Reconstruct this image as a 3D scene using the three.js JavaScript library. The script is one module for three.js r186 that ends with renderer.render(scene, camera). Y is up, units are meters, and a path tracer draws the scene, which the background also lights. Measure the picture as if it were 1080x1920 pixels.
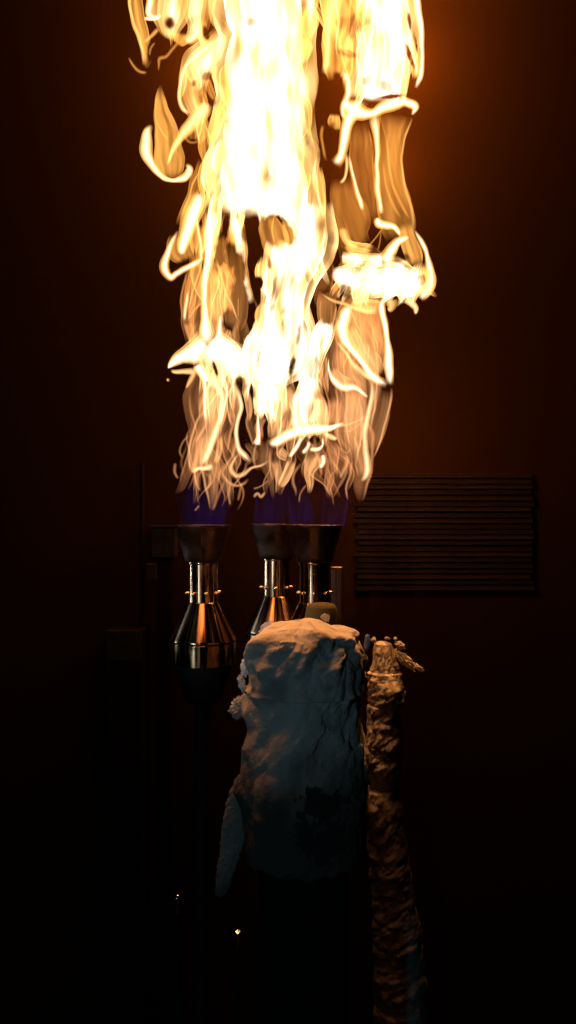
import * as THREE from 'three';
import { ImprovedNoise } from 'three/addons/math/ImprovedNoise.js';
import { RoundedBoxGeometry } from 'three/addons/geometries/RoundedBoxGeometry.js';
import { mergeGeometries, mergeVertices } from 'three/addons/utils/BufferGeometryUtils.js';

// ---------------------------------------------------------------- camera, night sky, lights, exposure
const scene = new THREE.Scene();
const EYE = [0, 1.25, 1.663], FOCAL = 1663;                     // one photo pixel is one millimetre at z = 0
const camera = new THREE.PerspectiveCamera(2 * Math.atan(960 / FOCAL) * 180 / Math.PI, 1080 / 1920, 0.05, 60);
camera.position.set(...EYE);
camera.lookAt(0, EYE[1], 0);
scene.background = new THREE.Color().setRGB(0.00012, 0.00013, 0.00018);
const renderer = new THREE.WebGLRenderer({ antialias: true });
renderer.toneMapping = THREE.LinearToneMapping;
renderer.toneMappingExposure = 1;
renderer.shadowMap.enabled = true;
renderer.setSize(576, 1024);
const moon = new THREE.DirectionalLight(new THREE.Color().setRGB(0.42, 0.84, 1.08), 0.17);   // cool night light from the front left
moon.position.set(-0.38, 0.1, 0.9).multiplyScalar(6).add(new THREE.Vector3(0, 1, 0));
moon.target.position.set(0, 1, 0);
moon.shadow.radius = 5;
moon.castShadow = true;
Object.assign(moon.shadow.camera, { left: -3, right: 3, top: 3, bottom: -3, near: 0.1, far: 20 });
moon.shadow.camera.updateProjectionMatrix();
moon.name = 'night_light';
scene.add(moon, moon.target);
const lamp = new THREE.SpotLight(new THREE.Color().setRGB(0.75, 0.9, 1.0), 3.5, 0, 0.12, 0.5);      // a far lamp out of frame at the left, caught on the metal
lamp.position.set(-1.3, 1.15, -0.24); lamp.target.position.set(0, 1.1, -0.03); lamp.shadow.radius = 3; lamp.castShadow = true; lamp.name = 'far_lamp';
scene.add(lamp, lamp.target);
const lamp2 = new THREE.SpotLight(new THREE.Color().setRGB(0.75, 0.92, 1.0), 5, 0, 0.09, 0.4);     // another at the front left
lamp2.position.set(-1.2, 1.2, 1.95); lamp2.target.position.set(-0.05, 1.1, -0.03); lamp2.shadow.radius = 2; lamp2.castShadow = true; lamp2.name = 'front_lamp';
scene.add(lamp2, lamp2.target);

// ---------------------------------------------------------------- helpers
let seed = 12345;
const rnd = () => { seed = (seed + 0x6d2b79f5) | 0; let t = Math.imul(seed ^ (seed >>> 15), 1 | seed); t = (t + Math.imul(t ^ (t >>> 7), 61 | t)) ^ t; return ((t ^ (t >>> 14)) >>> 0) / 4294967296; };
const gauss = () => (rnd() + rnd() + rnd() + rnd() - 2) * 1.0;
const IN = new ImprovedNoise();
const noise = (x, y, z = 0) => IN.noise(x + 100.3, y + 57.7, z + 31.1);
const fbm = (x, y, z, n = 4) => { let s = 0, a = 1, t = 0; for (let i = 0; i < n; i++) { s += a * noise(x, y, z); t += a; a *= 0.5; x *= 2.03; y *= 2.03; z *= 2.03; } return s / t; };
const clamp = (x, a = 0, b = 1) => Math.min(b, Math.max(a, x)), mix = (a, b, t) => a + (b - a) * t;
const smooth = (a, b, x) => { const t = clamp((x - a) / (b - a)); return t * t * (3 - 2 * t); };
const at = (px, py, z = 0) => { const s = (EYE[2] - z) / FOCAL; return new THREE.Vector3((px - 540) * s, EYE[1] - (py - 960) * s, z); };
const mmpp = (z) => (EYE[2] - z) / FOCAL;
const counts = {};
const numbered = (name) => { const n = counts[name] = (counts[name] ?? -1) + 1; return n ? name + '_' + String(n).padStart(3, '0') : name; };
function tag(o, label, category, group, kind) {
  if (label) o.userData.label = label;
  if (category) o.userData.category = category;
  if (group) o.userData.group = group;
  if (kind) o.userData.kind = kind;
  return o;
}
function thing(name, label, category, pos = [0, 0, 0], group) {
  const o = new THREE.Group(); o.name = numbered(name); o.position.set(...pos); scene.add(o);
  return tag(o, label, category, group);
}
function part(name, geo, mat, parent, pos) {
  const m = new THREE.Mesh(geo, mat); m.name = parent === scene ? numbered(name) : name;
  m.castShadow = m.receiveShadow = true;
  if (pos) m.position.set(...pos);
  parent.add(m);
  return m;
}
// a tileable-enough grey noise texture
function noiseTexture(size, f, { repeat = [1, 1], base = 0.5, amp = 0.5, pow = 1, sx = 1, sy = 1 } = {}) {
  const data = new Uint8Array(size * size * 4);
  for (let y = 0; y < size; y++) for (let x = 0; x < size; x++) {
    const v = clamp(base + amp * f(x / size * sx, y / size * sy)), b = Math.round(255 * Math.pow(v, pow)), i = (y * size + x) * 4;
    data[i] = data[i + 1] = data[i + 2] = b; data[i + 3] = 255;
  }
  const t = new THREE.DataTexture(data, size, size);
  t.magFilter = THREE.LinearFilter; t.wrapS = t.wrapT = THREE.MirroredRepeatWrapping; t.repeat.set(...repeat); t.needsUpdate = true;
  return t;
}
const brushed = noiseTexture(256, (x, y) => fbm(x * 60, y * 2, 3, 3) + 0.6 * fbm(x * 4, y * 4, 9, 3), { base: 0.5, amp: 0.9 });
const blotch = noiseTexture(256, (x, y) => fbm(x * 6, y * 6, 5, 5), { base: 0.55, amp: 0.9 });
const wool = noiseTexture(512, (x, y) => {
  const wx = x + 0.05 * fbm(x * 5, y * 5, 2, 3), wy = y + 0.05 * fbm(x * 5, y * 5, 8, 3);
  return 0.5 * (1 - 2 * Math.abs(fbm(wx * 14, wy * 9, 1, 4))) + 0.5 * fbm(wx * 40, wy * 40, 4, 3);
}, { base: 0.35, amp: 0.6 });
const M = {
  steel: new THREE.MeshPhysicalMaterial({ color: new THREE.Color().setRGB(0.22, 0.135, 0.08), metalness: 1, roughness: 0.46, roughnessMap: brushed, anisotropy: 0.7, anisotropyRotation: Math.PI / 2 }),
  scorched: new THREE.MeshStandardMaterial({ color: new THREE.Color().setRGB(0.032, 0.017, 0.01), metalness: 0.8, roughness: 0.66, roughnessMap: blotch, bumpMap: blotch, bumpScale: 0.0004 }),
  black: new THREE.MeshPhysicalMaterial({ specularIntensity: 0.15, color: new THREE.Color().setRGB(0.006, 0.006, 0.0065), roughness: 0.7, metalness: 0.2, bumpMap: blotch, bumpScale: 0.0005 }),
  chrome: new THREE.MeshStandardMaterial({ color: new THREE.Color().setRGB(0.75, 0.77, 0.8), metalness: 1, roughness: 0.16 }),
  brass: new THREE.MeshStandardMaterial({ color: new THREE.Color().setRGB(0.7, 0.5, 0.3), metalness: 1, roughness: 0.25 }),
  olive: new THREE.MeshPhysicalMaterial({ specularIntensity: 0.15, color: new THREE.Color().setRGB(0.075, 0.06, 0.02), roughness: 0.7, bumpMap: blotch, bumpScale: 0.0006 }),
  olivebox: new THREE.MeshPhysicalMaterial({ specularIntensity: 0.15, color: new THREE.Color().setRGB(0.009, 0.007, 0.003), roughness: 0.9, map: blotch }),
  board: new THREE.MeshPhysicalMaterial({ specularIntensity: 0.15, color: new THREE.Color().setRGB(0.0075, 0.0032, 0.0007), roughness: 0.95, map: blotch, bumpMap: brushed, bumpScale: 0.0008 }),
  wall: new THREE.MeshPhysicalMaterial({ specularIntensity: 0, color: new THREE.Color().setRGB(0.0095, 0.0036, 0.0005), roughness: 1 }),
  base: new THREE.MeshPhysicalMaterial({ specularIntensity: 0, color: new THREE.Color().setRGB(0.004, 0.0025, 0.0015), roughness: 1 }),
  ground: new THREE.MeshPhysicalMaterial({ specularIntensity: 0.15, color: new THREE.Color().setRGB(0.016, 0.014, 0.012), roughness: 0.97, bumpMap: blotch, bumpScale: 0.01 }),
  wool: new THREE.MeshStandardMaterial({ color: new THREE.Color().setRGB(0.5, 0.46, 0.41), vertexColors: true, roughness: 1, bumpMap: wool, bumpScale: 0.0022 }),
  flame: new THREE.MeshBasicMaterial({ vertexColors: true, transparent: true, side: THREE.DoubleSide }),
};

// ---------------------------------------------------------------- the setting
{
  const g = new THREE.PlaneGeometry(9, 9, 90, 90); g.rotateX(-Math.PI / 2);
  const p = g.attributes.position;
  for (let i = 0; i < p.count; i++) p.setY(i, 0.02 * fbm(p.getX(i) * 2, 0, p.getZ(i) * 2, 4));
  g.computeVertexNormals();
  const m = part('ground', g, M.ground, scene, [0, -0.02, -1]);
  tag(m, 'bare dark ground under the burners, lost in the night', null, null, 'structure');
}
const WZ = -0.3;                                      // wall added close behind the fire, standing in for its hazy glow
tag(part('wall', new THREE.BoxGeometry(5, 3.4, 0.1), M.wall, scene, [0, 1.7, WZ - 0.05]), 'smooth red-brown wall added close behind the fire to carry its brown glow, dark low down', null, null, 'structure');
{
  const a = at(652, 888, WZ), b = at(1012, 1108, WZ), w = b.x - a.x, h = a.y - b.y, n = 21, t = thing('slatted_panel', 'dark panel of narrow horizontal slats on the wall at right', 'slatted panel', [a.x, b.y, WZ]);
  const bg = [0, 1, 2].map((k) => new RoundedBoxGeometry(w - 0.03 - 0.006 * k, h / n * 0.86, 0.008, 1, 0.0015));
  for (let k = 0; k < n; k++) {
    const o = part('slat', bg[k % 3], M.board, t, [w / 2 + 0.002 * gauss(), (k + 0.5) * h / n + 0.0006 * gauss(), 0.006 + 0.0015 * rnd()]);
    o.rotation.z = 0.0016 * gauss(); o.rotation.x = -0.3 + 0.16 * gauss();
  }
}

// ---------------------------------------------------------------- burners
const BURNERS = [[381, 0], [518, -0.125], [590, 0.0]];
function lathe(pts, seg = 72) { return new THREE.LatheGeometry(pts.map(([r, y]) => new THREE.Vector2(r / 1000, y / 1000)), seg); }
function uvLathe(g, k) { const u = g.attributes.uv; for (let i = 0; i < u.count; i++) u.setXY(i, u.getX(i) * k, u.getY(i)); return g; }
function makeBurner() {       // origin on the ground under the burner; the rim is 1.225 m up
  const t = thing('gas_burner', '', 'gas burner');
  const R = 1225;
  part('bell', lathe([[29, R - 70], [34, R - 66], [36, R - 58], [41, R - 40], [47, R - 20], [52, R - 4], [53.5, R], [52.5, R + 1.2], [51, R], [46, R - 20], [40, R - 40], [35, R - 57], [20, R - 60], [0.2, R - 60]]), M.scorched, t);
  part('neck', lathe([[28, R - 144], [28, R - 73], [30, R - 71.5], [30, R - 68], [28, R - 66]]), M.steel, t);
  part('cone', lathe([[60, R - 217], [61.5, R - 216], [62, R - 214], [61, R - 211], [29.5, R - 145], [28.6, R - 143.2], [26, R - 143]], 96), M.steel, t);
  part('collar', lathe([[60, R - 258], [61, R - 257], [61, R - 219], [60, R - 217.6], [57, R - 217.2]], 96), M.steel, t);
  part('base', lathe([[0.2, R - 330], [30, R - 330], [36, R - 322], [46, R - 290], [54, R - 264], [52, R - 262], [52, R - 256]]), M.black, t);
  part('supply_pipe', lathe([[0.2, 0], [40, 0], [40, 8], [17, 14], [17, R - 331], [0.2, R - 331]], 32), M.black, t);
  const sg = mergeGeometries([new THREE.CylinderGeometry(0.0032, 0.0036, 0.004, 16).rotateX(Math.PI / 2).translate(0, 0, 0.002), new THREE.SphereGeometry(0.0033, 14, 8, 0, 2 * Math.PI, 0, Math.PI / 2).rotateX(Math.PI / 2).scale(1, 1, 0.7).translate(0, 0, 0.004)]);
  for (let k = 0; k < 8; k++) {
    const a = (k + 0.35) / 8 * 2 * Math.PI, s = part('screw', sg, M.brass, t, [0.0278 * Math.sin(a), (R - 126) / 1000, 0.0278 * Math.cos(a)]);
    s.rotation.y = a;
  }
  return t;
}
const burner = makeBurner();
const BLAB = ['steel gas burner standing apart at the left, fully in view', 'middle steel gas burner with a bright orange lit cone', 'steel gas burner closest to the white column, beside the olive cap'];
BURNERS.forEach(([px, z], i) => {
  const b = i ? burner.clone() : burner;
  if (i) { b.name = numbered('gas_burner'); scene.add(b); }
  const p = at(px, 960, z);
  b.position.set(p.x, 0, z); b.rotation.y = [0, 1.3, 0.45][i];
  b.userData = { label: BLAB[i], category: 'gas burner', group: 'row of three gas burners' };
});

// ---------------------------------------------------------------- white wrapped columns
function lumpy(profile, cx, z, opts) {     // profile rows: [photo y, half width in px, centre x]; a closed crumpled skin
  const s = mmpp(z), NA = opts.na ?? 200, NY = opts.ny ?? 220, pos = [], col = [], uv = [], idx = [];
  const y0 = profile[0][0], y1 = profile[profile.length - 1][0];
  const look = (py) => { let k = 0; while (k < profile.length - 2 && profile[k + 1][0] < py) k++; const a = profile[k], b = profile[k + 1], t = clamp((py - a[0]) / (b[0] - a[0])); return [mix(a[1], b[1], t), mix(a[2] ?? cx, b[2] ?? cx, t)]; };
  for (let j = 0; j <= NY; j++) {
    const py = y0 + (y1 - y0) * Math.pow(j / NY, opts.bias ?? 1);
    const [w, c] = look(py);
    for (let i = 0; i <= NA; i++) {
      const a = (i % NA) / NA * 2 * Math.PI, sa = Math.sin(a), ca = Math.cos(a);
      const d = opts.dent(a, py, sa, ca, w);
      const r = Math.max(0.2, w + d * smooth(0, 30, w));
      const P = at(c + r * sa, py + (opts.lift ? opts.lift(a, py, w) : 0), z);
      pos.push(P.x, P.y, z + r * ca * s * (opts.deep ?? 1));
      const k = opts.sootShade ? opts.sootShade(a, py, sa, ca) : 1;  // stains and painted shade together, as a vertex colour
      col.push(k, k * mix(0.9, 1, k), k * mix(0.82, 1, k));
      uv.push(i / NA * (opts.ur ?? 4), (py - y0) * s * 7);
    }
  }
  for (let j = 0; j < NY; j++) for (let i = 0; i < NA; i++) { const a = j * (NA + 1) + i, b = a + NA + 1; idx.push(a, b, a + 1, b, b + 1, a + 1); }
  const g = new THREE.BufferGeometry();
  g.setAttribute('position', new THREE.Float32BufferAttribute(pos, 3));
  g.setAttribute('color', new THREE.Float32BufferAttribute(col, 3));
  g.setAttribute('uv', new THREE.Float32BufferAttribute(uv, 2));
  g.setIndex(idx); g.computeVertexNormals();
  const n = g.attributes.normal;          // close the seam
  for (let j = 0; j <= NY; j++) { const a = j * (NA + 1), b = a + NA; for (let c = 0; c < 3; c++) { const v = (n.array[a * 3 + c] + n.array[b * 3 + c]) / 2; n.array[a * 3 + c] = n.array[b * 3 + c] = v; } }
  return g;
}
const crumple = (x, y, z, f) => 3.4 * Math.abs(fbm(x * f, y * f, z * f, 3)) - 0.8;      // soft puffs with creases between
function tuft(px, py, z, rx, ry, rot, sd, rz) {        // a ragged lump of wadding
  const g = mergeVertices(new THREE.IcosahedronGeometry(1, 20).deleteAttribute('uv').deleteAttribute('normal')), p = g.attributes.position, s = mmpp(z), c = at(px, py, z), col = [], uv = [];
  for (let i = 0; i < p.count; i++) {
    let x = p.getX(i), y = p.getY(i), zz = p.getZ(i);
    const r = 1 + 0.45 * fbm(x * 1.6 + sd, y * 1.6, zz * 1.6, 3) + 0.22 * crumple(x + sd, y, zz, 2.6) - 0.1;
    x *= r * rx; y *= r * ry; zz *= r * (rz ?? Math.min(rx, ry) * 0.8);
    const X = x * Math.cos(rot) - y * Math.sin(rot), Y = x * Math.sin(rot) + y * Math.cos(rot);
    p.setXYZ(i, c.x + X * s, c.y - Y * s, z + zz * s);
    col.push(1, 1, 1); uv.push(X * s * 8, Y * s * 8);
  }
  g.setAttribute('color', new THREE.Float32BufferAttribute(col, 3)); g.setAttribute('uv', new THREE.Float32BufferAttribute(uv, 2));
  g.computeVertexNormals();
  return g;
}
function inPlace(name, label, category, px, z) { const p = at(px, 960, z), t = thing(name, label, category, [p.x, 0, z]); return t; }
const local = (g, t) => g.translate(-t.position.x, -t.position.y, -t.position.z);
{
  const z = 0.24, t = inPlace('wrapped_column', 'thick column wrapped in crumpled white wadding, in front of the burners', 'wrapped column', 565, z);
  const sootAndFade = (a, py, sa, ca) => {  // soot stains, plus a painted fade into the dark lower down
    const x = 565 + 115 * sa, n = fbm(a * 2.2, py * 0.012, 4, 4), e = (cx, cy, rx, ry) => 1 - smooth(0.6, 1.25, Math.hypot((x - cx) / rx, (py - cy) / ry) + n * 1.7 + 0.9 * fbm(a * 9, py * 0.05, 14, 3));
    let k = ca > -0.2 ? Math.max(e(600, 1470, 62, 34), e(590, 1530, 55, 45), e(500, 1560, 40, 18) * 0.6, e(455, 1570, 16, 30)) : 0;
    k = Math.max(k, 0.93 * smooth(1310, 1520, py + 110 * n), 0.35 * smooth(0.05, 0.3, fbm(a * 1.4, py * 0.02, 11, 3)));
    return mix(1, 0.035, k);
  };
  const dent = (a, py, sa, ca, w) => {
    const up = 1 + 1.3 * (1 - smooth(1215, 1275, py)), f = 0.012, x = w * sa * f, zz = w * ca * f, y = py * f;
    let d = up * 6 * crumple(x, y * 0.8 + x * 0.4, zz, 0.9) + up * 1.3 * crumple(x + 5, y * 1.2, zz, 2) + 11 * fbm(x * 0.8, y * 0.6, zz * 0.8 + 9, 2);
    const bump = (ang, cy, ra, ry, h) => { const da = Math.atan2(Math.sin(a - ang), Math.cos(a - ang)); d += h * Math.exp(-((da / ra) ** 2) - (((py - cy) / ry) ** 2)); };
    bump(-1.0, 1215, 0.35, 26, 12); bump(-0.6, 1240, 0.3, 16, 8); bump(-1.5, 1330, 0.4, 26, 16); bump(-0.9, 1195, 0.2, 12, 10); bump(1.1, 1215, 0.4, 30, 6); bump(-1.35, 1275, 0.3, 20, -10); bump(-1.2, 1400, 0.3, 30, 6); bump(-1.5, 1480, 0.35, 40, 10);
    const tear = (f1, f2, o1, h, t0) => { const v = fbm(x * f1 + o1, y * f2 + 0.35 * x, zz * f1 - o1, 4); d += h * smooth(t0 - 0.03, t0 + 0.03, v); };
    tear(0.55, 0.5, 3.3, 4, 0.02);
    return d - 1 - (py > 1296 ? 3.5 * (1 - smooth(1330, 1400, py)) : -2 * smooth(1285, 1293, py));
  };
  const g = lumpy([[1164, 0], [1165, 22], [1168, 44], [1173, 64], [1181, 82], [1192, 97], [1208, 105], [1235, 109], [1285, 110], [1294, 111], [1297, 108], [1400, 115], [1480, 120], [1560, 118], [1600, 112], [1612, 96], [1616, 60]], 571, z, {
    dent, sootShade: sootAndFade, na: 420, ny: 400, lift: (a, py, w) => 9 * noise(Math.sin(a) * w / 45, Math.cos(a) * w / 45, 2) * (1 - smooth(1200, 1300, py)) + 10 * smooth(1560, 1610, py) * noise(Math.sin(a) * 3, Math.cos(a) * 3, 7) });
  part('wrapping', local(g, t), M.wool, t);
  part('post', new THREE.CylinderGeometry(0.07, 0.075, 0.8, 40), M.black, t, [0.003, 0.4, 0]);
  const side = lumpy([[1440, 3, 466], [1455, 20, 464], [1490, 29, 456], [1535, 28, 446], [1600, 21, 431], [1660, 14, 417], [1676, 11, 414], [1682, 2, 412]], 430, z, { na: 90, ny: 120, deep: 0.42, ur: 1, dent: (a, py, sa, ca) => 6 * fbm(sa * 0.8, py * 0.022, ca * 0.3, 4) + 2.5 * crumple(sa * 0.5, py * 0.03, ca * 0.5, 2), sootShade: (a, py) => mix(0.42, 0.14, smooth(1600, 1690, py + 30 * fbm(a, py * 0.03, 2, 3))) });  // toned darker than the wrapping, darkest at its tip
  part('hanging_flap', local(side, t), M.wool, t);
  const lumps = [[460, 1250, 10, 20, 0.1, 1], [454, 1282, 8, 18, -0.3, 2], [447, 1326, 17, 24, 0.4, 3], [478, 1322, 5, 22, 0.45, 5], [610, 1158, 9, 8, 0.2, 8], [500, 1178, 17, 11, -0.6, 12], [688, 1205, 6, 16, 0.1, 14]];
  for (const [x, y, rx, ry, rot, sd] of lumps) part('tuft', local(tuft(x, y, z + (y < 1190 ? -0.03 : x < 490 ? -0.06 : 0.0), rx, ry, rot, sd), t), M.wool, t);
}
{
  const z = -0.12, t = inPlace('wrapped_pipe', 'thin ragged pipe wrapped in white wadding, right of the thick column', 'wrapped pipe', 722, z);
  const dent = (a, py, sa, ca, w) => {
    const f = 0.016, x = 35 * sa * f, zz = 35 * ca * f, y = py * f;
    return 3.2 * crumple(x, y * 1.3 + x * 0.6, zz, 1.5) + 0.35 * crumple(x + 5, y * 1.6, zz, 3) + 6 * fbm(x, y, zz + 3, 2);
  };
  const sootShade = (a, py, sa) => mix(1, 0.26, smooth(1430, 1560, py + 60 * fbm(a * 1.5, py * 0.014, 2, 3))) * mix(1, 0.45, smooth(0.0, 0.35, fbm(a * 2, py * 0.03, 8, 4))) * mix(1, 0.35, smooth(0.25, 0.85, sa + 0.4 * fbm(a * 2, py * 0.03, 5, 3)));  // soot blotches and a darker foot; the shaded right side is painted in
  const mk = (prof, ny) => local(lumpy(prof, 720, z, { dent, sootShade, na: 120, ny, ur: 2 }), t);
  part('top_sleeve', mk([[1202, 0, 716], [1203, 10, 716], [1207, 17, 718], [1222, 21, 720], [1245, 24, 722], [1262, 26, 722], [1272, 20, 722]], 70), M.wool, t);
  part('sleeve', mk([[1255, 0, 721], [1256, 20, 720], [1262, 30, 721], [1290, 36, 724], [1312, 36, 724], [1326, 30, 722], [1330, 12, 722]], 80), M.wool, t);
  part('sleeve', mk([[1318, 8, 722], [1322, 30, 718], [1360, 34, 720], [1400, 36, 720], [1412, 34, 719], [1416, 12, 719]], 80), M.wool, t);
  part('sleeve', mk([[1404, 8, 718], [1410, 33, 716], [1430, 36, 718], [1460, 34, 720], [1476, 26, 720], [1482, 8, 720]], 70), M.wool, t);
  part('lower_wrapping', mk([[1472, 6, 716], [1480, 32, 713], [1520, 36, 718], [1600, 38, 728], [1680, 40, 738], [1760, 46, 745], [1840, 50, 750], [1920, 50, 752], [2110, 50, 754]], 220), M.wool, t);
  const lumps = [[757, 1236, 30, 10, 0.72, 21], [785, 1252, 12, 5, 0.6, 22], [750, 1210, 12, 7, 0.6, 23], [726, 1197, 6, 2.6, 0.0, 24], [741, 1198, 3.2, 5, 0.2, 25], [754, 1308, 4, 16, 0.45, 28], [684, 1264, 3, 8, -0.3, 29], [700, 1200, 5, 6, 0, 31]];
  for (const [x, y, rx, ry, rot, sd] of lumps) part('tuft', local(tuft(x, y, z, rx, ry, rot, sd), t), M.wool, t);
  part('pipe', new THREE.CylinderGeometry(0.018, 0.02, 0.9, 24), M.black, t, [0.012, 0.46, 0]);
}

// ---------------------------------------------------------------- small things in the dark
{
  const z = 0.1, p = at(603, 1165, z), t = thing('domed_cap', 'olive rounded cap peeping over the top of the white column', 'cap', [p.x, 0, z]), h = at(603, 1130, z).y;
  part('dome', new THREE.LatheGeometry([[0.028, -0.045], [0.0285, -0.02], [0.027, -0.009], [0.023, -0.003], [0.012, 0], [0.0002, 0.0005]].map(([r, y]) => new THREE.Vector2(r, h + y)), 48), M.olive, t);
  part('post', new THREE.CylinderGeometry(0.02, 0.022, h - 0.044, 24), M.black, t, [0, (h - 0.044) / 2, 0]);
}
{
  const z = -0.2, p = at(631, 1066, z), t = thing('steel_upright', 'narrow dark upright just right of the burners', 'upright', [p.x, 0, z]);
  part('plate', new RoundedBoxGeometry(0.024, p.y, 0.02, 2, 0.002), M.scorched, t, [0, p.y / 2, 0]);
  part('end_cap', new RoundedBoxGeometry(0.026, 0.004, 0.022, 1, 0.0012), M.steel, t, [0, p.y + 0.0021, 0]);
}
{
  const z = -0.28, p = at(267, 868, z), t = thing('thin_post', 'thin upright post behind the burners at far left', 'post', [p.x, 0, z]);
  part('shaft', new THREE.CylinderGeometry(0.0045, 0.0055, p.y, 16), M.board, t, [0, p.y / 2, 0]);
  part('foot_plate', new RoundedBoxGeometry(0.09, 0.012, 0.09, 1, 0.003), M.black, t, [0, 0.006, 0]);
}
{
  const z = -0.25, a = at(286, 990, z), b = at(331, 1046, z), t = thing('junction_box', 'dim olive box behind the left burner', 'box', [(a.x + b.x) / 2, 0, z]);
  const w = b.x - a.x, h = a.y - b.y;
  part('body', new RoundedBoxGeometry(w, h, 0.06, 2, 0.005), M.olivebox, t, [0, (a.y + b.y) / 2, 0]);
  part('lid', new RoundedBoxGeometry(w + 0.008, 0.006, 0.066, 1, 0.002), M.olivebox, t, [0, a.y + 0.0035, 0]);
  part('knob', new THREE.CylinderGeometry(0.004, 0.004, 0.006, 16).rotateX(Math.PI / 2), M.black, t, [-w / 2 + 0.036, a.y - 0.014, 0.033]);
  const c = at(285, 1072, z + 0.02);
  part('plug', new RoundedBoxGeometry(0.022, 0.038, 0.03, 2, 0.004), M.olivebox, t, [c.x - (a.x + b.x) / 2, c.y, 0.02]);
  part('stake', new RoundedBoxGeometry(0.03, b.y, 0.03, 1, 0.003), M.base, t, [0, b.y / 2 - 0.001, 0]);
}
{
  const z = -0.23, a = at(206, 1175, z), b = at(275, 1232, z), t = thing('low_crate', 'very dim low crate at the left behind the burners', 'crate', [(a.x + b.x) / 2, 0, z]);
  const w = b.x - a.x, h = a.y - b.y;
  part('shell', new RoundedBoxGeometry(w, a.y, 0.1, 2, 0.004), M.base, t, [0, a.y / 2, 0]);
  part('front', new RoundedBoxGeometry(w * 0.94, h, 0.006, 1, 0.002), M.olivebox, t, [0, (a.y + b.y) / 2, 0.053]);
}
{
  const z = 0.3, a = at(333, 1684, z), t = thing('metal_stud', 'tiny shiny stud glinting in the dark at lower left', 'stud', [a.x, 0, z]);
  part('head', new THREE.SphereGeometry(0.005, 20, 14).scale(1, 1.15, 1).translate(0, a.y, 0), M.chrome, t);
  part('shank', new THREE.CylinderGeometry(0.0012, 0.0012, 0.02, 10), M.chrome, t, [0, a.y - 0.0135, 0]);
  part('stake', new THREE.CylinderGeometry(0.004, 0.005, a.y - 0.022, 12), M.black, t, [0, (a.y - 0.022) / 2, 0]);
  const b = at(446, 1748, z), u = thing('bolt', 'small bolt with a flat head glinting below the white column', 'bolt', [b.x, 0, z]);
  part('head', new THREE.CylinderGeometry(0.004, 0.0042, 0.003, 6), M.chrome, u, [0, b.y, 0]).rotation.set(0.4, 0, 0);
  part('shank', new THREE.CylinderGeometry(0.0014, 0.0014, 0.026, 10), M.chrome, u, [0, b.y - 0.0145, -0.001]);
  part('stake', new THREE.CylinderGeometry(0.004, 0.005, b.y - 0.026, 12), M.black, u, [0, (b.y - 0.026) / 2, 0]);
}

// ---------------------------------------------------------------- fire: glowing flakes along the luminous sheets
const FZ = -0.045;                                    // the plane the fire stands in
const HOLES = [];                                     // gaps in the fire: [x, y, rx, ry, turn, strength]
const hole = (x, y, rx, ry, rot = 0, k = 1) => HOLES.push([x, y, rx, ry, Math.cos(rot), Math.sin(rot), k]);
// colour of the glow by heat h (0 dim brown-orange .. 1 white) and photo height
const PAL = [[0.0, 0.6, 0.19, 0.04], [0.3, 0.95, 0.38, 0.09], [0.55, 1.3, 0.6, 0.15], [0.8, 1.8, 1.1, 0.42], [1.0, 2.4, 2.0, 1.6]];
const GAIN = 3;                                       // the sheets are thin: bright and nearly clear
function glow(h, py, blue) { return tint(h, py, blue).map((v) => v * GAIN); }
function tint(h, py, blue) {
  if (blue) return [0.006, 0.008, 0.085];
  let k = 0; while (k < PAL.length - 2 && PAL[k + 1][0] < h) k++;
  const a = PAL[k], b = PAL[k + 1], t = clamp((h - a[0]) / (b[0] - a[0])), low = smooth(380, 800, py);
  return [mix(a[1], b[1], t), mix(a[2], b[2], t) * mix(0.94, 1.08, low), mix(a[3], b[3], t) * mix(mix(0.6, 1.0, h * h), mix(1.75, 1.15, h * h), low)];
}
function spline(pts, ns = 9) {
  const c = new THREE.CatmullRomCurve3(pts.map(([x, y, w]) => new THREE.Vector3(x, y, w)), false, 'centripetal'), n = Math.max(16, (pts.length - 1) * ns), out = [];
  for (let i = 0; i <= n; i++) { const p = c.getPoint(i / n); out.push([p.x, p.y, Math.max(0.6, p.z)]); }
  return out;
}
class Fire {                                          // thin glowing sheets, gathered into one mesh
  constructor() { this.p = []; this.c = []; this.i = []; this.n = 0; }
  grid(rows) {
    const NA = rows[0].length, b = this.n;
    for (const row of rows) for (const v of row) { this.p.push(v[0].x, v[0].y, v[0].z); this.c.push(v[1][0], v[1][1], v[1][2], v[2]); }
    this.n += rows.length * NA;
    for (let j = 0; j < rows.length - 1; j++) for (let i = 0; i < NA - 1; i++) { const q = b + j * NA + i, c = q + NA; if (rows[j][i][2] + rows[j + 1][i][2] + rows[j][i + 1][2] + rows[j + 1][i + 1][2] > 0.012) this.i.push(q, c, q + 1, c, c + 1, q + 1); }
  }
  geometry() {
    const g = new THREE.BufferGeometry();
    g.setAttribute('position', new THREE.BufferAttribute(new Float32Array(this.p), 3));
    g.setAttribute('color', new THREE.BufferAttribute(new Float32Array(this.c), 4));
    g.setIndex(new THREE.BufferAttribute(new Uint32Array(this.i), 1));
    return g;
  }
}
const warp = (x, y, z, k) => {
  const q = z * 1000;
  return [x + k * (7 * noise(x / 48, y / 75, q / 60) + 2.6 * noise(x / 19 + 9, y / 34, q / 30)), y + k * (5 * noise(x / 45, y / 70 + 20, q / 60) + 2 * noise(x / 17, y / 30 + 40, q / 30))];
};
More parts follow.
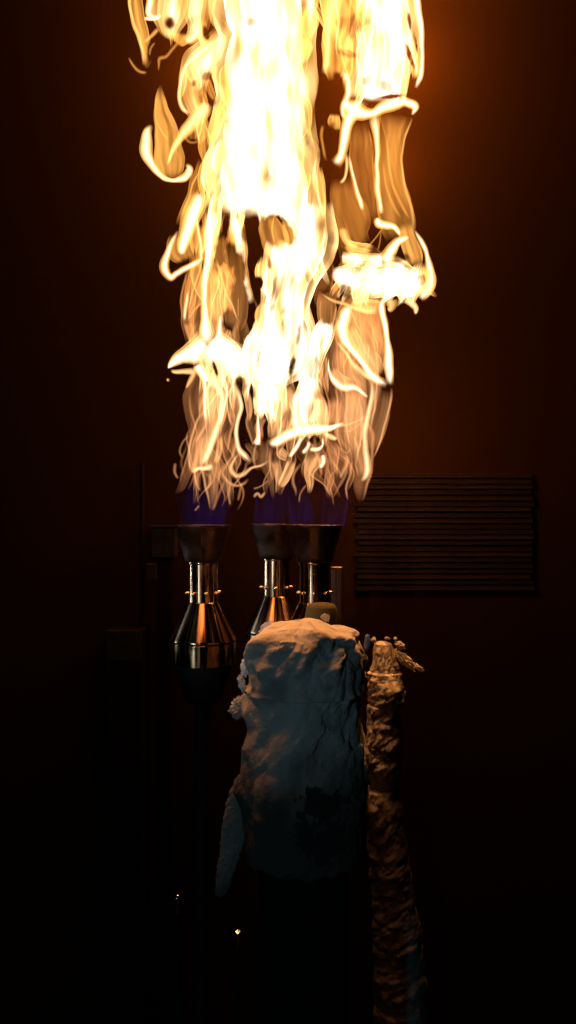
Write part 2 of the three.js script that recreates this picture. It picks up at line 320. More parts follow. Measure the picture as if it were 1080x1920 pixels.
function gaps(x, y) {
  let m = 1;
  for (const H of HOLES) {
    const dx = x - H[0], dy = y - H[1]; if (Math.abs(dx) > 90 || Math.abs(dy) > 90) continue;
    const ex = (dx * H[4] + dy * H[5]) / H[2], ey = (-dx * H[5] + dy * H[4]) / H[3], e = Math.hypot(ex, ey) + 0.25 * noise(x / 9, y / 14, 3);
    m = Math.min(m, 1 - H[6] * (1 - smooth(0.7, 1.35, e)));
  }
  return m;
}
let nRows = 0;
// one pleated sheet of fire bent round a path; tau: optical depth of both walls; h: heat
function veil(fire, pts, o) {
  const { z = 0, dz = 0.8, tau = 0.5, h = 0.3, blue = false, k = 1, maxd = 95, scale = 1, pleat = 1, contrast = 1, ends = 0.2, na = 37, ns = 9, streak = 0, holes = true, key = rnd() * 50 } = o;
  const sp = spline(pts, ns), rows = [];
  for (let j = 0; j < sp.length; j++) {
    const A = sp[Math.max(0, j - 1)], B = sp[Math.min(sp.length - 1, j + 1)], [cx, cy, w0] = sp[j], W = w0 * scale, tl = Math.hypot(B[0] - A[0], B[1] - A[1]) || 1, tx = (B[0] - A[0]) / tl, ty = (B[1] - A[1]) / tl, row = [];
    const t = j / (sp.length - 1), fade = blue ? (1 - smooth(0.1, 0.9, t)) : ends ? smooth(0, ends, t) * smooth(0, ends, 1 - t) : 1;
    for (let i = 0; i < na; i++) {
      const a = (i % (na - 1)) / (na - 1) * 2 * Math.PI, ca = Math.cos(a), sa = Math.sin(a), q = (cx + cy) / 75;
      const r = W * (1 + pleat * (0.15 * noise(ca * 1.4 + key, sa * 1.4, q) + 0.08 * noise(ca * 4 + key, sa * 4, q * 1.2)));
      const off = r * ca, dep = r * sa * Math.min(dz, maxd / Math.max(W, 1)) / 1000, zz = FZ + z / 1000 + dep;
      const [x, y] = warp(cx - ty * off, cy + tx * off, zz, k);
      const n = noise(ca * 2.2 + key, sa * 2.2, q * 0.6) + 0.35 * noise(ca * 6 + key, sa * 6 + 5, q * 0.8);
      let al = clamp((blue ? 0.3 : 0.85) + (blue ? 2 : contrast) * n, blue ? 0 : 0.06, 2.2), hh = h + 0.12 * n;
      if (streak) { const v = 1.6 * noise(x / 20, y / 70, zz * 16 + key) + 0.9 * noise(x / 44, y / 110 + 7, zz * 9); al *= clamp(0.8 + streak * v, 0.03, 2); hh += 0.16 * v; }
      if (holes && !blue) al *= gaps(x, y);
      row.push([at(x, y, zz), glow(clamp(hh), y, blue), clamp((1 - Math.exp(-tau / 2 / GAIN)) * al * fade, 0, 0.9)]);
    }
    rows.push(row); nRows++;
  }
  fire.grid(rows);
}
// a soft stroke or mass: sheets nested inside one another, hottest in the middle
function shells(fire, pts, o) {
  const { K = 5, reach = 1.3, h, tau } = o, key = rnd() * 50;
  for (let q = 0; q < K; q++) { const f = (q + 0.6) / K; veil(fire, pts, { ...o, key: key + q * 0.15, scale: f * reach, tau: tau / K, h: mix(h[0], h[1], f * f), na: Math.max(9, Math.round((o.na ?? 21) * (0.5 + 0.5 * f))) }); }
}
// --- the gaps one sees through
hole(319, 43, 10, 13); hole(361, 38, 7, 10, 0.3, 0.6); hole(386, 62, 6, 14, -0.3); hole(295, 78, 16, 12, -0.5); hole(283, 95, 7, 24, 0.1);
hole(364, 157, 4, 6); hole(388, 143, 9, 8, -0.4, 0.8); hole(378, 186, 4, 9, 0, 0.7); hole(398, 192, 8, 7, 0, 0.75);
hole(470, 41, 9, 10, 0.6, 0.75); hole(455, 138, 5, 17, -0.1, 0.4); hole(604, 160, 5, 11, 0.2, 0.7);
hole(634, 155, 9, 20, -0.2); hole(630, 190, 8, 22, 0.2); hole(617, 268, 17, 38, 0.1); hole(661, 50, 9, 26, 0.15, 0.75); hole(640, 42, 10, 12, 0, 0.5); hole(650, 100, 20, 7, 0.3, 0.7);
hole(688, 150, 8, 12, 0.6, 0.8); hole(724, 163, 16, 10, 0.5, 0.8); hole(732, 181, 26, 5, -0.1); hole(716, 68, 8, 18, 0.1, 0.4);
hole(768, 40, 4, 20, -0.1); hole(780, 82, 3, 20, -0.2); hole(768, 104, 5, 26, -0.35); 
hole(577, 264, 5, 18, -0.15, 0.8); hole(538, 268, 4, 6, 0, 0.5); hole(438, 270, 3, 20, -0.1, 0.7); hole(480, 266, 3, 16, 0, 0.7); hole(426, 228, 4, 8, 0.3, 0.5);
hole(417, 355, 5, 20, 0.25, 0.5); hole(505, 250, 8, 26, -0.1, 0.45); hole(484, 375, 6, 14, -0.4, 0.7); hole(460, 396, 10, 6, -0.2, 0.6); hole(512, 340, 8, 18, -0.4, 0.55); hole(498, 320, 6, 20, 0, 0.4);
hole(513, 430, 30, 33, 0.2); hole(540, 440, 12, 24, -0.3); hole(483, 484, 6, 10, 0, 0.7); hole(506, 494, 4, 12, 0, 0.8);
hole(424, 425, 6, 24, 0.15); hole(413, 470, 10, 38, 0.12); hole(432, 480, 14, 26); hole(450, 505, 12, 40, -0.12); hole(450, 560, 16, 48); hole(430, 600, 14, 22); 
hole(459, 440, 8, 14, -0.2, 0.8); hole(483, 530, 12, 13, -0.6); hole(510, 578, 4, 9, 0.3, 0.7); hole(533, 582, 4, 8, 0.3, 0.7);
hole(597, 495, 4, 9, 0, 0.5); hole(576, 518, 3, 12, -0.2, 0.7); hole(613, 515, 4, 8, 0, 0.5); hole(615, 578, 20, 34); hole(622, 448, 6, 12, 0, 0.5);
hole(667, 506, 11, 8, 0, 0.85); hole(648, 546, 12, 15, 0, 0.9); hole(752, 483, 16, 8, 0, 0.85); hole(790, 525, 9, 12, 0, 0.8); hole(640, 473, 14, 7, -0.3, 0.5);
hole(587, 690, 12, 24, 0.15, 0.8); hole(548, 685, 6, 22, 0.15); hole(560, 630, 4, 22, 0.1, 0.85); hole(486, 660, 4, 22, 0.1, 0.8); hole(452, 720, 10, 16, -0.2, 0.85);
hole(403, 690, 4, 18, -0.3); hole(474, 735, 5, 12, -0.15, 0.8); hole(500, 720, 20, 5, 0.15, 0.8); hole(452, 627, 9, 18, 0, 0.45);
hole(588, 825, 11, 7);

const fire = thing('burner_flame', 'tall blinding yellow and white flame roaring up out of all three burners', 'flame');
const licks = thing('flame_lick', 'small golden curl of flame left of the tall flame, hooked upwards', 'flame', [0, 0, 0]);
function flames(name, parent, list) {               // one part for each stroke
  for (const [pts, o] of list) { const f = new Fire(); (o.K ? shells : veil)(f, pts, o); if (f.i.length) { const m = part(name, f.geometry(), M.flame, parent); m.castShadow = m.receiveShadow = false; } }
}
function manyFlames(name, parent, list) { const f = new Fire(); for (const [pts, o] of list) (o.K ? shells : veil)(f, pts, o); const m = part(name, f.geometry(), M.flame, parent); m.castShadow = m.receiveShadow = false; m.userData.kind = 'stuff'; }
const core = (tau, o = {}) => ({ K: 5, reach: 1.1, tau: tau * 0.5, h: [1, 0.6], na: 33, streak: 0.5, ends: 0.1, ...o });
const white = (o = {}) => ({ K: 4, reach: 1.12, h: [1.08, 0.3], dz: 0.9, ends: 0.15, contrast: 0.5, ...o, tau: 1.15 * (o.tau ?? 3) });
const sheet = (h, tau, o = {}) => ({ h: h + 0.04, ends: 0.22, ...o, tau: tau * 1.15 });
const line = (h, tau = 1.1, o = {}) => ({ K: 3, reach: 1.15, tau: tau * 0.95, h: [h + 0.1, h - 0.2], dz: 1, k: 0.6, na: 13, holes: false, ends: 0.2, contrast: 0.6, ...o });

// --- the blinding core: many tongues rising through one another
function swarm(env, n, o) {          // env: [x, y, half width] down the middle of a mass of flame
  const sp = spline(env), out = [], top = sp[0][1], bottom = sp[sp.length - 1][1];
  for (let q = 0; q < n; q++) {
    const u = Math.pow(rnd(), o.bias ?? 1), i = Math.min(sp.length - 1, Math.floor(u * sp.length)), [cx, cy, W] = sp[i], e = 2 * rnd() - 1, w = Math.min(W * 0.55, mix(o.w[0], o.w[1], rnd() * rnd())), L = mix(o.l[0], o.l[1], rnd());
    let x = cx + e * Math.max(0, W - w * 0.7), y = cy - L * 0.35;
    const lean = (o.lean ?? 0.1) * gauss() - 0.12 * e, sway = (o.sway ?? 0.1) * L * gauss(), ph = rnd() * 6, pts = [];
    for (let k = 0; k <= 5; k++) { const t = k / 5; pts.push([x + lean * L * (0.5 - t) + sway * Math.sin(t * (o.waves ?? 4) + ph), y + t * L, Math.max(1.2, w * Math.sin(Math.PI * Math.pow(0.06 + 0.9 * t, 0.75)))]); }
    const h = mix(o.h[0], o.h[1], rnd()) - 0.2 * e * e, z = (o.z ?? 0) + 0.6 * Math.min(W, 90) * (2 * rnd() - 1) * Math.sqrt(1 - e * e);
    if (o.thread && rnd() < o.thread) { out.push([pts.map(([px, py, pw], i) => [px, py, 1.2 + 0.28 * pw]), line(h + 0.08, 0.3 + 0.45 * rnd(), { z, k: 1, ends: 0.35 })]); continue; }
    out.push([pts, { tau: o.tau ?? 1, h, z, ends: 0.25, k: 1.2, dz: 1, na: 25, pleat: 1.3, contrast: 1.3 }]);
    if (rnd() < 0.9) { const sgn = rnd() < 0.5 ? -1 : 1; out.push([pts.map(([px, py, pw]) => [px + sgn * pw * 0.9, py, 1.3 + pw * 0.08]), line(Math.min(1, h + 0.25), 1.4 * Math.min(1, o.tau * 1.1 + 0.12), { z: z + 5, k: 1.2, ends: 0.3, holes: true })]); }
  }
  return out;
}
const mass = (tau, o = {}) => ({ K: 4, reach: 1.04, tau: tau * 1.5, h: [1, 0.66], na: 65, ns: 12, ends: 0.06, streak: 0.6, pleat: 1.35, dz: 0.8, ...o });
const E1 = [[520, -420, 60], [500, -300, 100], [490, -100, 118], [490, 0, 114], [500, 60, 102], [498, 120, 100], [500, 190, 104], [497, 260, 109], [497, 320, 118], [495, 360, 128], [490, 410, 140]];
const E2 = [[720, -320, 30], [730, -200, 60], [722, -60, 60], [722, 0, 58], [722, 60, 66], [715, 100, 72], [708, 150, 64], [704, 190, 56]];
const E3 = [[562, 380, 76], [566, 440, 72], [552, 490, 72], [540, 530, 62], [533, 570, 56], [532, 610, 62], [528, 645, 76], [514, 680, 74], [505, 710, 52], [500, 740, 26]];
flames('flame_core', fire, [[E1.map(([x, y, w]) => [x, y, w * 0.93]), mass(3.4)]]);
flames('flame_core', fire, [[E2, mass(2.6, { z: 20 })]]);
flames('flame_core', fire, [[E3.map(([x, y, w]) => [x, y, w * 0.85]), mass(3)], [[[618, 590, 6], [612, 612, 18], [602, 640, 20], [594, 670, 18], [586, 700, 18], [578, 735, 22], [574, 762, 20], [573, 790, 13], [572, 808, 9]], mass(2.6, { ends: 0.18 })], [[[508, 690, 22], [490, 720, 17], [484, 745, 15], [483, 772, 14]], mass(2.4, { ends: 0.18 })]]);
flames('flame_core', fire, [[[[618, 512, 8], [645, 520, 22], [685, 528, 33], [725, 518, 40], [768, 526, 30], [800, 520, 10]], mass(2.2, { z: 30, dz: 0.7, pleat: 2.6, ends: 0.15 })], [[[640, 482, 12], [680, 487, 10], [715, 488, 12]], mass(2, { z: 30, })]]);
for (const [env, n, o] of [[E1, 40, { w: [10, 30], l: [70, 200], h: [0.45, 0.85], tau: 1.5 }], [E1, 34, { w: [6, 18], l: [50, 120], h: [0.4, 0.8], tau: 1.4, bias: 0.6 }], [E2, 26, { w: [7, 20], l: [60, 150], h: [0.5, 0.85], tau: 1.2, z: 20 }], [E3, 40, { w: [6, 20], l: [50, 130], h: [0.5, 0.85], tau: 1.2 }],
  [[[640, 500, 30], [690, 520, 42], [740, 520, 42], [790, 520, 26]], 34, { w: [6, 18], l: [40, 100], h: [0.4, 0.85], tau: 1.2, z: 32, lean: 0.6, sway: 0.2 }], [[[392, 430, 55], [392, 520, 50], [395, 600, 45]], 26, { w: [5, 14], l: [60, 150], h: [0.12, 0.5], tau: 0.5, z: 10 }], [[[420, 650, 50], [430, 700, 55], [435, 770, 60]], 26, { w: [6, 16], l: [50, 120], h: [0.3, 0.65], tau: 0.7, z: 10 }],
  [[[560, 660, 60], [560, 740, 60], [560, 810, 55]], 26, { w: [6, 16], l: [50, 110], h: [0.25, 0.6], tau: 0.6, z: 10 }], [[[650, 470, 40], [660, 560, 50], [680, 660, 50]], 14, { w: [6, 18], l: [50, 120], h: [0.1, 0.4], tau: 0.35, z: 0 }], [[[500, 840, 158], [495, 870, 162], [490, 900, 158]], 28, { w: [4, 13], l: [40, 110], h: [0.05, 0.3], tau: 0.2, lean: 0.3, sway: 0.16, waves: 6, thread: 0.3 }]]) manyFlames('flickering_sheets', fire, swarm(env, n, o));

// --- thin amber sheets that hang between the brighter tongues
manyFlames('amber_sheets', fire, [
  ...swarm([[395, 420, 60], [400, 520, 62], [410, 620, 66], [410, 720, 60], [400, 800, 50], [395, 860, 50]], 26, { w: [14, 34], l: [90, 190], h: [0.06, 0.3], tau: 0.3, z: -15 }).filter((_, i) => i % 2 === 0 || rnd() < 0.5),
  ...swarm([[655, 420, 70], [660, 520, 75], [672, 620, 64], [668, 740, 60], [650, 830, 50]], 24, { w: [14, 36], l: [90, 190], h: [0.05, 0.3], tau: 0.3, z: -15 }),
  ...swarm([[640, -150, 60], [635, 0, 50], [625, 120, 26]], 14, { w: [8, 22], l: [80, 160], h: [0.35, 0.7], tau: 0.8, z: 0 }),
  ...swarm([[360, -60, 60], [365, 60, 50], [372, 160, 34], [378, 260, 18]], 16, { w: [6, 16], l: [50, 110], h: [0.3, 0.65], tau: 0.6, z: 5 }),
  ...swarm([[500, 790, 150], [495, 840, 158], [490, 880, 150]], 24, { w: [8, 24], l: [50, 110], h: [0.04, 0.24], tau: 0.17, z: 0, sway: 0.14 }),
]);
// --- left side, top to bottom
flames('flame_tongue', fire, [
  [[[252, -70, 18], [253, -10, 13], [259, 35, 15], [270, 72, 11], [275, 102, 8], [271, 132, 3]], sheet(0.42, 0.9, { z: 30 })],
  [[[245, -40, 4], [244, 10, 4], [252, 45, 4], [264, 75, 4], [267, 105, 3], [268, 125, 3]], line(0.75, 1.0, { z: 30 })],
  [[[240, 106, 1.5], [248, 122, 2.5], [260, 134, 3], [274, 137, 3]], line(0.45, 0.9, { z: 30 })],
  [[[298, 55, 4], [285, 68, 4], [270, 80, 3]], line(0.6, 1, { z: 30 })],
  [[[284, -60, 10], [281, 0, 7], [280, 26, 6], [290, 35, 6], [302, 28, 6]], white({ z: 30 })], [[[272, 33, 4], [285, 37, 4], [300, 34, 5]], white({ z: 30 })],
]);
flames('flame_tongue', fire, [
  [[[330, -90, 42], [328, -20, 42], [322, 25, 36], [318, 55, 24], [312, 76, 12]], white({ tau: 2.4, h: [0.9, 0.55], z: 25, streak: 0.3, })],
  [[[345, 60, 18], [340, 75, 18], [334, 84, 10]], sheet(0.35, 1.0, { z: 25, })],
  [[[372, -70, 36], [374, -10, 33], [374, 25, 28], [372, 50, 20], [362, 72, 14], [350, 84, 8]], white({ tau: 2.1, h: [0.85, 0.45], z: 10, streak: 0.4, })],
  [[[346, 66, 5], [325, 90, 4], [310, 105, 4], [297, 110, 4], [296, 122, 2.5], [296, 136, 1.2]], line(0.42, 0.9, { z: 25 })], [[[290, 80, 2], [281, 92, 2.5], [278, 105, 2]], line(0.35, 0.7, { z: 25 })],
]);
flames('flame_tongue', fire, [
  [[[425, 58, 18], [398, 88, 24], [372, 122, 28], [362, 160, 26], [366, 195, 22], [376, 228, 14]], white({ tau: 2.2, h: [0.82, 0.55], z: 25, streak: 0.45, })],
  [[[412, 70, 4], [380, 92, 4], [355, 118, 4], [340, 150, 4], [337, 180, 4], [345, 205, 4], [360, 216, 3]], line(0.8, 1.6, { z: 25 })],
]);
flames('flame_wisp', licks, [
  [[[301, 156, 1], [301, 180, 8], [304, 205, 13], [311, 235, 21], [315, 268, 26], [318, 300, 27], [320, 326, 18], [322, 342, 4]], sheet(0.42, 0.85, { z: 45, })],
  [[[288, 234, 3], [276, 252, 9], [272, 278, 12], [280, 303, 9], [298, 326, 6], [322, 341, 4], [343, 333, 7], [352, 318, 7], [346, 307, 3]], white({ z: 45, tau: 2.4, h: [0.95, 0.6] })],
  [[[392, 196, 8], [376, 214, 13], [352, 240, 12], [334, 264, 7], [322, 288, 4], [314, 312, 2]], white({ z: 45, tau: 1.9, h: [0.82, 0.6] })],
  [[[298, 160, 2], [293, 200, 2], [296, 232, 2], [305, 250, 2], [318, 265, 2]], line(0.6, 0.8, { z: 45 })],
]);
flames('flame_wisp', fire, [
  [[[380, 215, 2], [366, 238, 2.5], [350, 254, 3], [358, 266, 3], [380, 267, 3]], line(0.32, 0.7, { z: 20 })], [[[362, 240, 6], [364, 252, 8], [362, 262, 6]], sheet(0.2, 0.4, { z: 20 })], [[[378, 222, 2], [380, 250, 3], [382, 300, 3]], line(0.3, 0.6, { z: 20 })],
  [[[382, 296, 5], [374, 325, 10], [362, 355, 12], [350, 390, 10], [338, 430, 8]], sheet(0.25, 0.5, { z: 20 })], [[[376, 318, 2], [362, 345, 2.5], [350, 375, 3], [341, 410, 4]], line(0.55, 0.9, { z: 20 })],
]);
flames('flame_tongue', fire, [
  [[[376, 360, 16], [362, 395, 20], [350, 430, 12], [343, 462, 9], [341, 480, 5]], white({ z: 25 })],
  [[[336, 432, 3], [322, 460, 5], [313, 487, 8], [311, 510, 8], [318, 521, 7], [332, 514, 6], [350, 503, 6], [368, 493, 6], [384, 482, 4]], white({ z: 30, tau: 2.2 })],
  [[[338, 440, 18], [340, 470, 24], [350, 490, 14]], sheet(0.3, 0.6, { z: 25 })], [[[372, 420, 16], [370, 450, 18], [368, 480, 8]], sheet(0.4, 0.9, { z: 20 })],
  [[[366, 400, 4], [372, 440, 4], [376, 470, 4], [377, 490, 3]], line(0.8, 1.4, { z: 25 })],
]);
flames('flame_tongue', fire, [
  [[[398, 390, 26], [394, 430, 18], [393, 465, 13], [388, 505, 10], [385, 540, 6], [385, 580, 7], [388, 612, 12], [394, 645, 18]], white({ tau: 2.8 })],
  [[[362, 500, 13], [364, 540, 16], [358, 575, 13], [355, 605, 14], [362, 645, 14]], sheet(0.17, 0.42, { z: 20 })],
  [[[377, 490, 1.5], [375, 520, 1.5], [368, 552, 2], [358, 582, 2], [350, 604, 2]], line(0.4, 0.8, { z: 25 })], [[[386, 535, 2], [378, 565, 2.5], [362, 586, 2.5], [350, 606, 2]], line(0.5, 0.9, { z: 25 })],
  [[[353, 545, 2], [349, 575, 3], [346, 603, 3]], line(0.8, 1.4, { z: 25 })],
  [[[400, 498, 7], [403, 540, 14], [406, 575, 16], [406, 605, 10]], sheet(0.36, 0.75, { z: 10 })],
  [[[404, 480, 2], [416, 515, 2.5], [425, 550, 3], [436, 578, 2.5], [448, 606, 1.5]], line(0.5, 1.0, { z: 20 })], [[[412, 500, 2], [421, 540, 2], [422, 572, 3]], line(0.5, 0.8, { z: 20 })], [[[447, 556, 1.2], [446, 596, 1.2]], line(0.45, 0.7, { z: 20 })],
  [[[440, 440, 14], [444, 500, 18], [443, 550, 22], [440, 595, 22], [434, 620, 14]], sheet(0.13, 0.32, { holes: false })],
  [[[416, 440, 6], [418, 480, 12], [424, 520, 12]], sheet(0.18, 0.35, { holes: false })],
  [[[438, 395, 20], [446, 440, 16], [453, 485, 12], [460, 525, 10], [468, 570, 10]], white({ tau: 3, z: -10 })],
  [[[413, 590, 3], [410, 620, 6], [412, 650, 14]], white({ tau: 2 })],
]);
flames('flame_tongue', fire, [
  [[[498, 398, 10], [508, 428, 26], [520, 462, 24], [528, 480, 10]], sheet(0.3, 0.7, { holes: false, z: -10 })], [[[536, 405, 5], [545, 440, 13], [548, 468, 8]], sheet(0.35, 0.7, { holes: false })], [[[514, 402, 1.5], [511, 430, 2], [516, 460, 2]], line(0.55, 0.8)],
  [[[316, 694, 2], [327, 681, 8], [346, 667, 15], [368, 652, 22], [390, 640, 28]], white({ z: 30, tau: 3.4 })], [[[322, 697, 3], [345, 697, 5], [366, 694, 7]], white({ z: 30, tau: 1.6, h: [0.62, 0.5] })],
  [[[347, 729, 1], [354, 718, 4], [362, 704, 5], [368, 688, 6]], line(0.5, 1.3, { z: 30 })],
  [[[352, 604, 8], [357, 622, 9], [364, 640, 8]], sheet(0.25, 0.6, { z: 20 })],
  [[[395, 640, 26], [420, 660, 28], [440, 685, 26], [448, 712, 12]], core(4)], [[[340, 676, 5], [360, 666, 15], [390, 660, 26], [425, 668, 32], [455, 684, 28], [480, 700, 16]], core(4, { ends: 0.15 })], [[[372, 680, 10], [384, 700, 9], [392, 716, 5]], white()],
]);
flames('flame_spark', scene, [[[[315, 710, 2.5], [315, 716, 2.5]], line(0.45, 1.4, { z: 30 })]]);
tag(scene.children[scene.children.length - 1], 'tiny loose spark of flame below the pointed spike at left', 'flame');

// --- right side, top to bottom
flames('flame_tongue', fire, [
  [[[640, -80, 34], [640, 20, 33], [636, 60, 31], [629, 100, 27], [624, 130, 19], [622, 154, 7]], sheet(0.36, 1.2, { z: -10 })],
  [[[628, -20, 14], [622, 20, 12], [614, 60, 10], [612, 100, 8], [610, 140, 6]], white({ tau: 1.7, h: [0.85, 0.5], z: 10 })],
  [[[624, 40, 4], [634, 65, 4], [644, 90, 4], [660, 104, 4]], line(0.6, 1, { z: 10 })],
  [[[629, 215, 8], [628, 232, 11], [632, 246, 6]], sheet(0.45, 1.2, { z: 10 })], [[[607, 235, 3], [603, 260, 3], [612, 305, 3]], line(0.45, 0.8)],
  [[[640, 130, 8], [650, 165, 8], [645, 200, 7], [650, 225, 6]], white({ tau: 2 })],
  [[[776, -70, 6], [782, 10, 6], [788, 60, 5], [791, 105, 4], [789, 145, 5], [778, 168, 4]], line(0.9, 2.2, { z: 20, })], [[[768, 60, 9], [778, 110, 11], [781, 150, 7]], sheet(0.5, 1.2, { z: 20 })], [[[762, 30, 7], [772, 90, 5], [782, 140, 4]], white({ tau: 1.6, z: 20 })],
  [[[638, 186, 9], [666, 206, 17], [700, 213, 10], [728, 199, 12], [758, 190, 9], [781, 203, 7], [774, 217, 4]], white({ z: 20, tau: 3.2 })],
]);
flames('flame_tongue', fire, [
  [[[740, 205, 38], [734, 240, 31], [728, 275, 26], [727, 310, 25], [731, 345, 27], [739, 380, 32], [747, 425, 34], [752, 450, 26]], sheet(0.34, 0.42, { z: 15, dz: 0.9 })],
  [[[736, 210, 30], [734, 240, 20], [738, 280, 14], [742, 320, 12], [752, 360, 12], [762, 400, 12]], sheet(0.3, 0.28, { z: 15 })],
  [[[703, 212, 12], [703, 255, 7], [705, 300, 5], [709, 340, 5], [713, 380, 4], [715, 402, 6]], white({ z: 20, tau: 2.2, h: [0.95, 0.5] })],
  [[[726, 245, 2.5], [727, 290, 3], [732, 325, 3], [742, 358, 3.5], [757, 392, 4], [770, 412, 3]], line(0.5, 0.75, { z: 20 })], [[[718, 298, 2], [723, 340, 2.5], [735, 378, 3], [752, 412, 3]], line(0.45, 0.6, { z: 20 })],
  [[[776, 216, 3], [764, 246, 2.5], [754, 285, 2.5], [753, 318, 2.5], [762, 360, 3], [773, 392, 3.5], [778, 445, 4]], line(0.62, 1.0, { z: 15 })],
]);
flames('flame_tongue', fire, [
  [[[676, 185, 18], [664, 212, 14], [652, 240, 12], [646, 266, 11], [641, 290, 10], [628, 312, 12]], white({ z: 10 })], [[[650, 285, 4], [652, 315, 3.5], [648, 332, 3], [638, 345, 3]], line(0.75, 1.4, { z: 10 })],
  [[[672, 225, 14], [675, 280, 20], [682, 330, 23], [690, 380, 18], [698, 425, 14]], sheet(0.22, 0.45, { z: 0 })],
  [[[655, 288, 2.5], [664, 330, 3], [674, 372, 4], [679, 396, 4]], line(0.85, 1.5, { z: 10 })], [[[688, 240, 4], [697, 280, 2.5], [700, 330, 2], [704, 380, 2]], line(0.35, 0.6, { z: 10 })],
  [[[638, 330, 16], [645, 365, 26], [655, 405, 32], [668, 445, 26], [690, 466, 12]], sheet(0.1, 0.5, { z: -10 })],
  [[[716, 425, 1.5], [705, 446, 1.5], [692, 462, 1.8], [680, 472, 1.5]], line(0.45, 0.8, { z: 30 })], [[[713, 428, 1.5], [712, 452, 1.5], [708, 472, 1.5]], line(0.42, 0.7, { z: 30 })],
]);
flames('flame_tongue', fire, [
  [[[706, 405, 6], [708, 418, 9], [722, 421, 9], [740, 426, 6], [752, 442, 4]], white({ z: 35 })],
  [[[718, 492, 14], [730, 470, 12], [748, 453, 9], [770, 443, 4]], white({ z: 35 })],
  [[[758, 415, 15], [766, 445, 14], [772, 470, 16], [778, 500, 14]], sheet(0.42, 0.8, { z: 15 })],
  [[[778, 428, 3], [790, 455, 4.5], [803, 485, 6], [809, 515, 8], [802, 542, 10], [788, 562, 8]], white({ z: 20, tau: 2.2 })],
  [[[762, 560, 10], [774, 570, 7], [783, 580, 6], [783, 592, 2]], white({ z: 20, tau: 1.7, h: [0.8, 0.55] })], [[[734, 562, 12], [737, 576, 9], [730, 584, 4]], white({ z: 20, tau: 1.4, h: [0.65, 0.5] })],
  [[[645, 455, 10], [670, 466, 12], [700, 475, 12]], sheet(0.5, 1.2)], [[[640, 425, 8], [650, 450, 8], [672, 463, 6]], white({ tau: 1.4, h: [0.7, 0.5] })],
]);
flames('flame_tongue', fire, [
  [[[598, 550, 2], [625, 563, 3], [650, 572, 4], [680, 582, 5], [712, 590, 5]], line(0.6, 1.1, { z: 30 })], [[[660, 572, 6], [690, 575, 14], [712, 578, 12]], sheet(0.5, 0.9, { z: 20 })],
  [[[613, 545, 18], [613, 575, 20], [613, 600, 16], [618, 616, 5]], sheet(0.22, 0.42, { holes: false })], [[[603, 560, 1.5], [601, 585, 1.5], [604, 612, 1.5]], line(0.4, 0.6)], [[[634, 572, 2], [628, 595, 2.5], [622, 618, 2.5]], line(0.45, 0.8)],
  [[[660, 570, 6], [650, 590, 10], [643, 615, 12], [648, 638, 9], [664, 662, 6], [684, 688, 7], [702, 708, 8], [732, 721, 8]], white({ z: 25, tau: 2.6 })],
  [[[714, 560, 9], [719, 590, 6], [724, 620, 5], [729, 655, 6], [733, 690, 8], [736, 722, 6]], white({ z: 20, tau: 2.8 })],
  [[[688, 580, 24], [690, 615, 34], [698, 650, 31], [708, 680, 22], [722, 708, 10]], sheet(0.22, 0.42, { z: 15, dz: 1 })], [[[690, 665, 18], [705, 685, 18], [720, 702, 10]], sheet(0.4, 0.5, { z: 15 })], [[[655, 610, 10], [665, 640, 12], [690, 680, 10]], sheet(0.45, 0.8, { z: 20 })],
]);
flames('flame_tongue', fire, [
  [[[618, 672, 2], [621, 692, 3], [632, 712, 6], [646, 727, 8], [662, 727, 6], [680, 735, 4], [694, 744, 3]], white({ z: 20, tau: 1.8 })],
  [[[634, 640, 3], [648, 662, 3], [662, 685, 5], [684, 704, 6], [700, 712, 5]], white({ z: 20, tau: 1.3, h: [0.7, 0.5] })],
  [[[632, 650, 8], [645, 685, 16], [662, 712, 16], [690, 728, 10]], sheet(0.18, 0.42, { z: 10 })], [[[628, 690, 6], [640, 708, 8], [660, 720, 7]], sheet(0.4, 0.6, { z: 10 })],
  [[[699, 708, 5], [698, 740, 4.5], [692, 772, 5], [687, 805, 5], [686, 840, 6], [688, 868, 7], [685, 893, 6], [677, 903, 4]], line(0.75, 1.5, { z: 30, })],
  [[[736, 722, 3], [731, 760, 2.5], [720, 800, 2.5], [711, 835, 2.5], [698, 862, 2]], line(0.4, 0.9, { z: 20 })],
  [[[720, 725, 16], [714, 770, 18], [704, 810, 17], [696, 850, 9]], sheet(0.24, 0.32, { z: 20 })], [[[672, 820, 6], [674, 860, 12], [680, 895, 9]], sheet(0.28, 0.4, { z: 20 })],
  [[[640, 735, 30], [646, 762, 42], [640, 785, 36], [630, 800, 14]], sheet(0.05, 0.4, { z: -10, })], [[[625, 745, 12], [625, 775, 18], [618, 798, 14]], sheet(0.22, 0.4)],
  [[[688, 780, 2], [668, 790, 2], [650, 797, 2.5], [630, 801, 3]], line(0.5, 0.9)],
]);

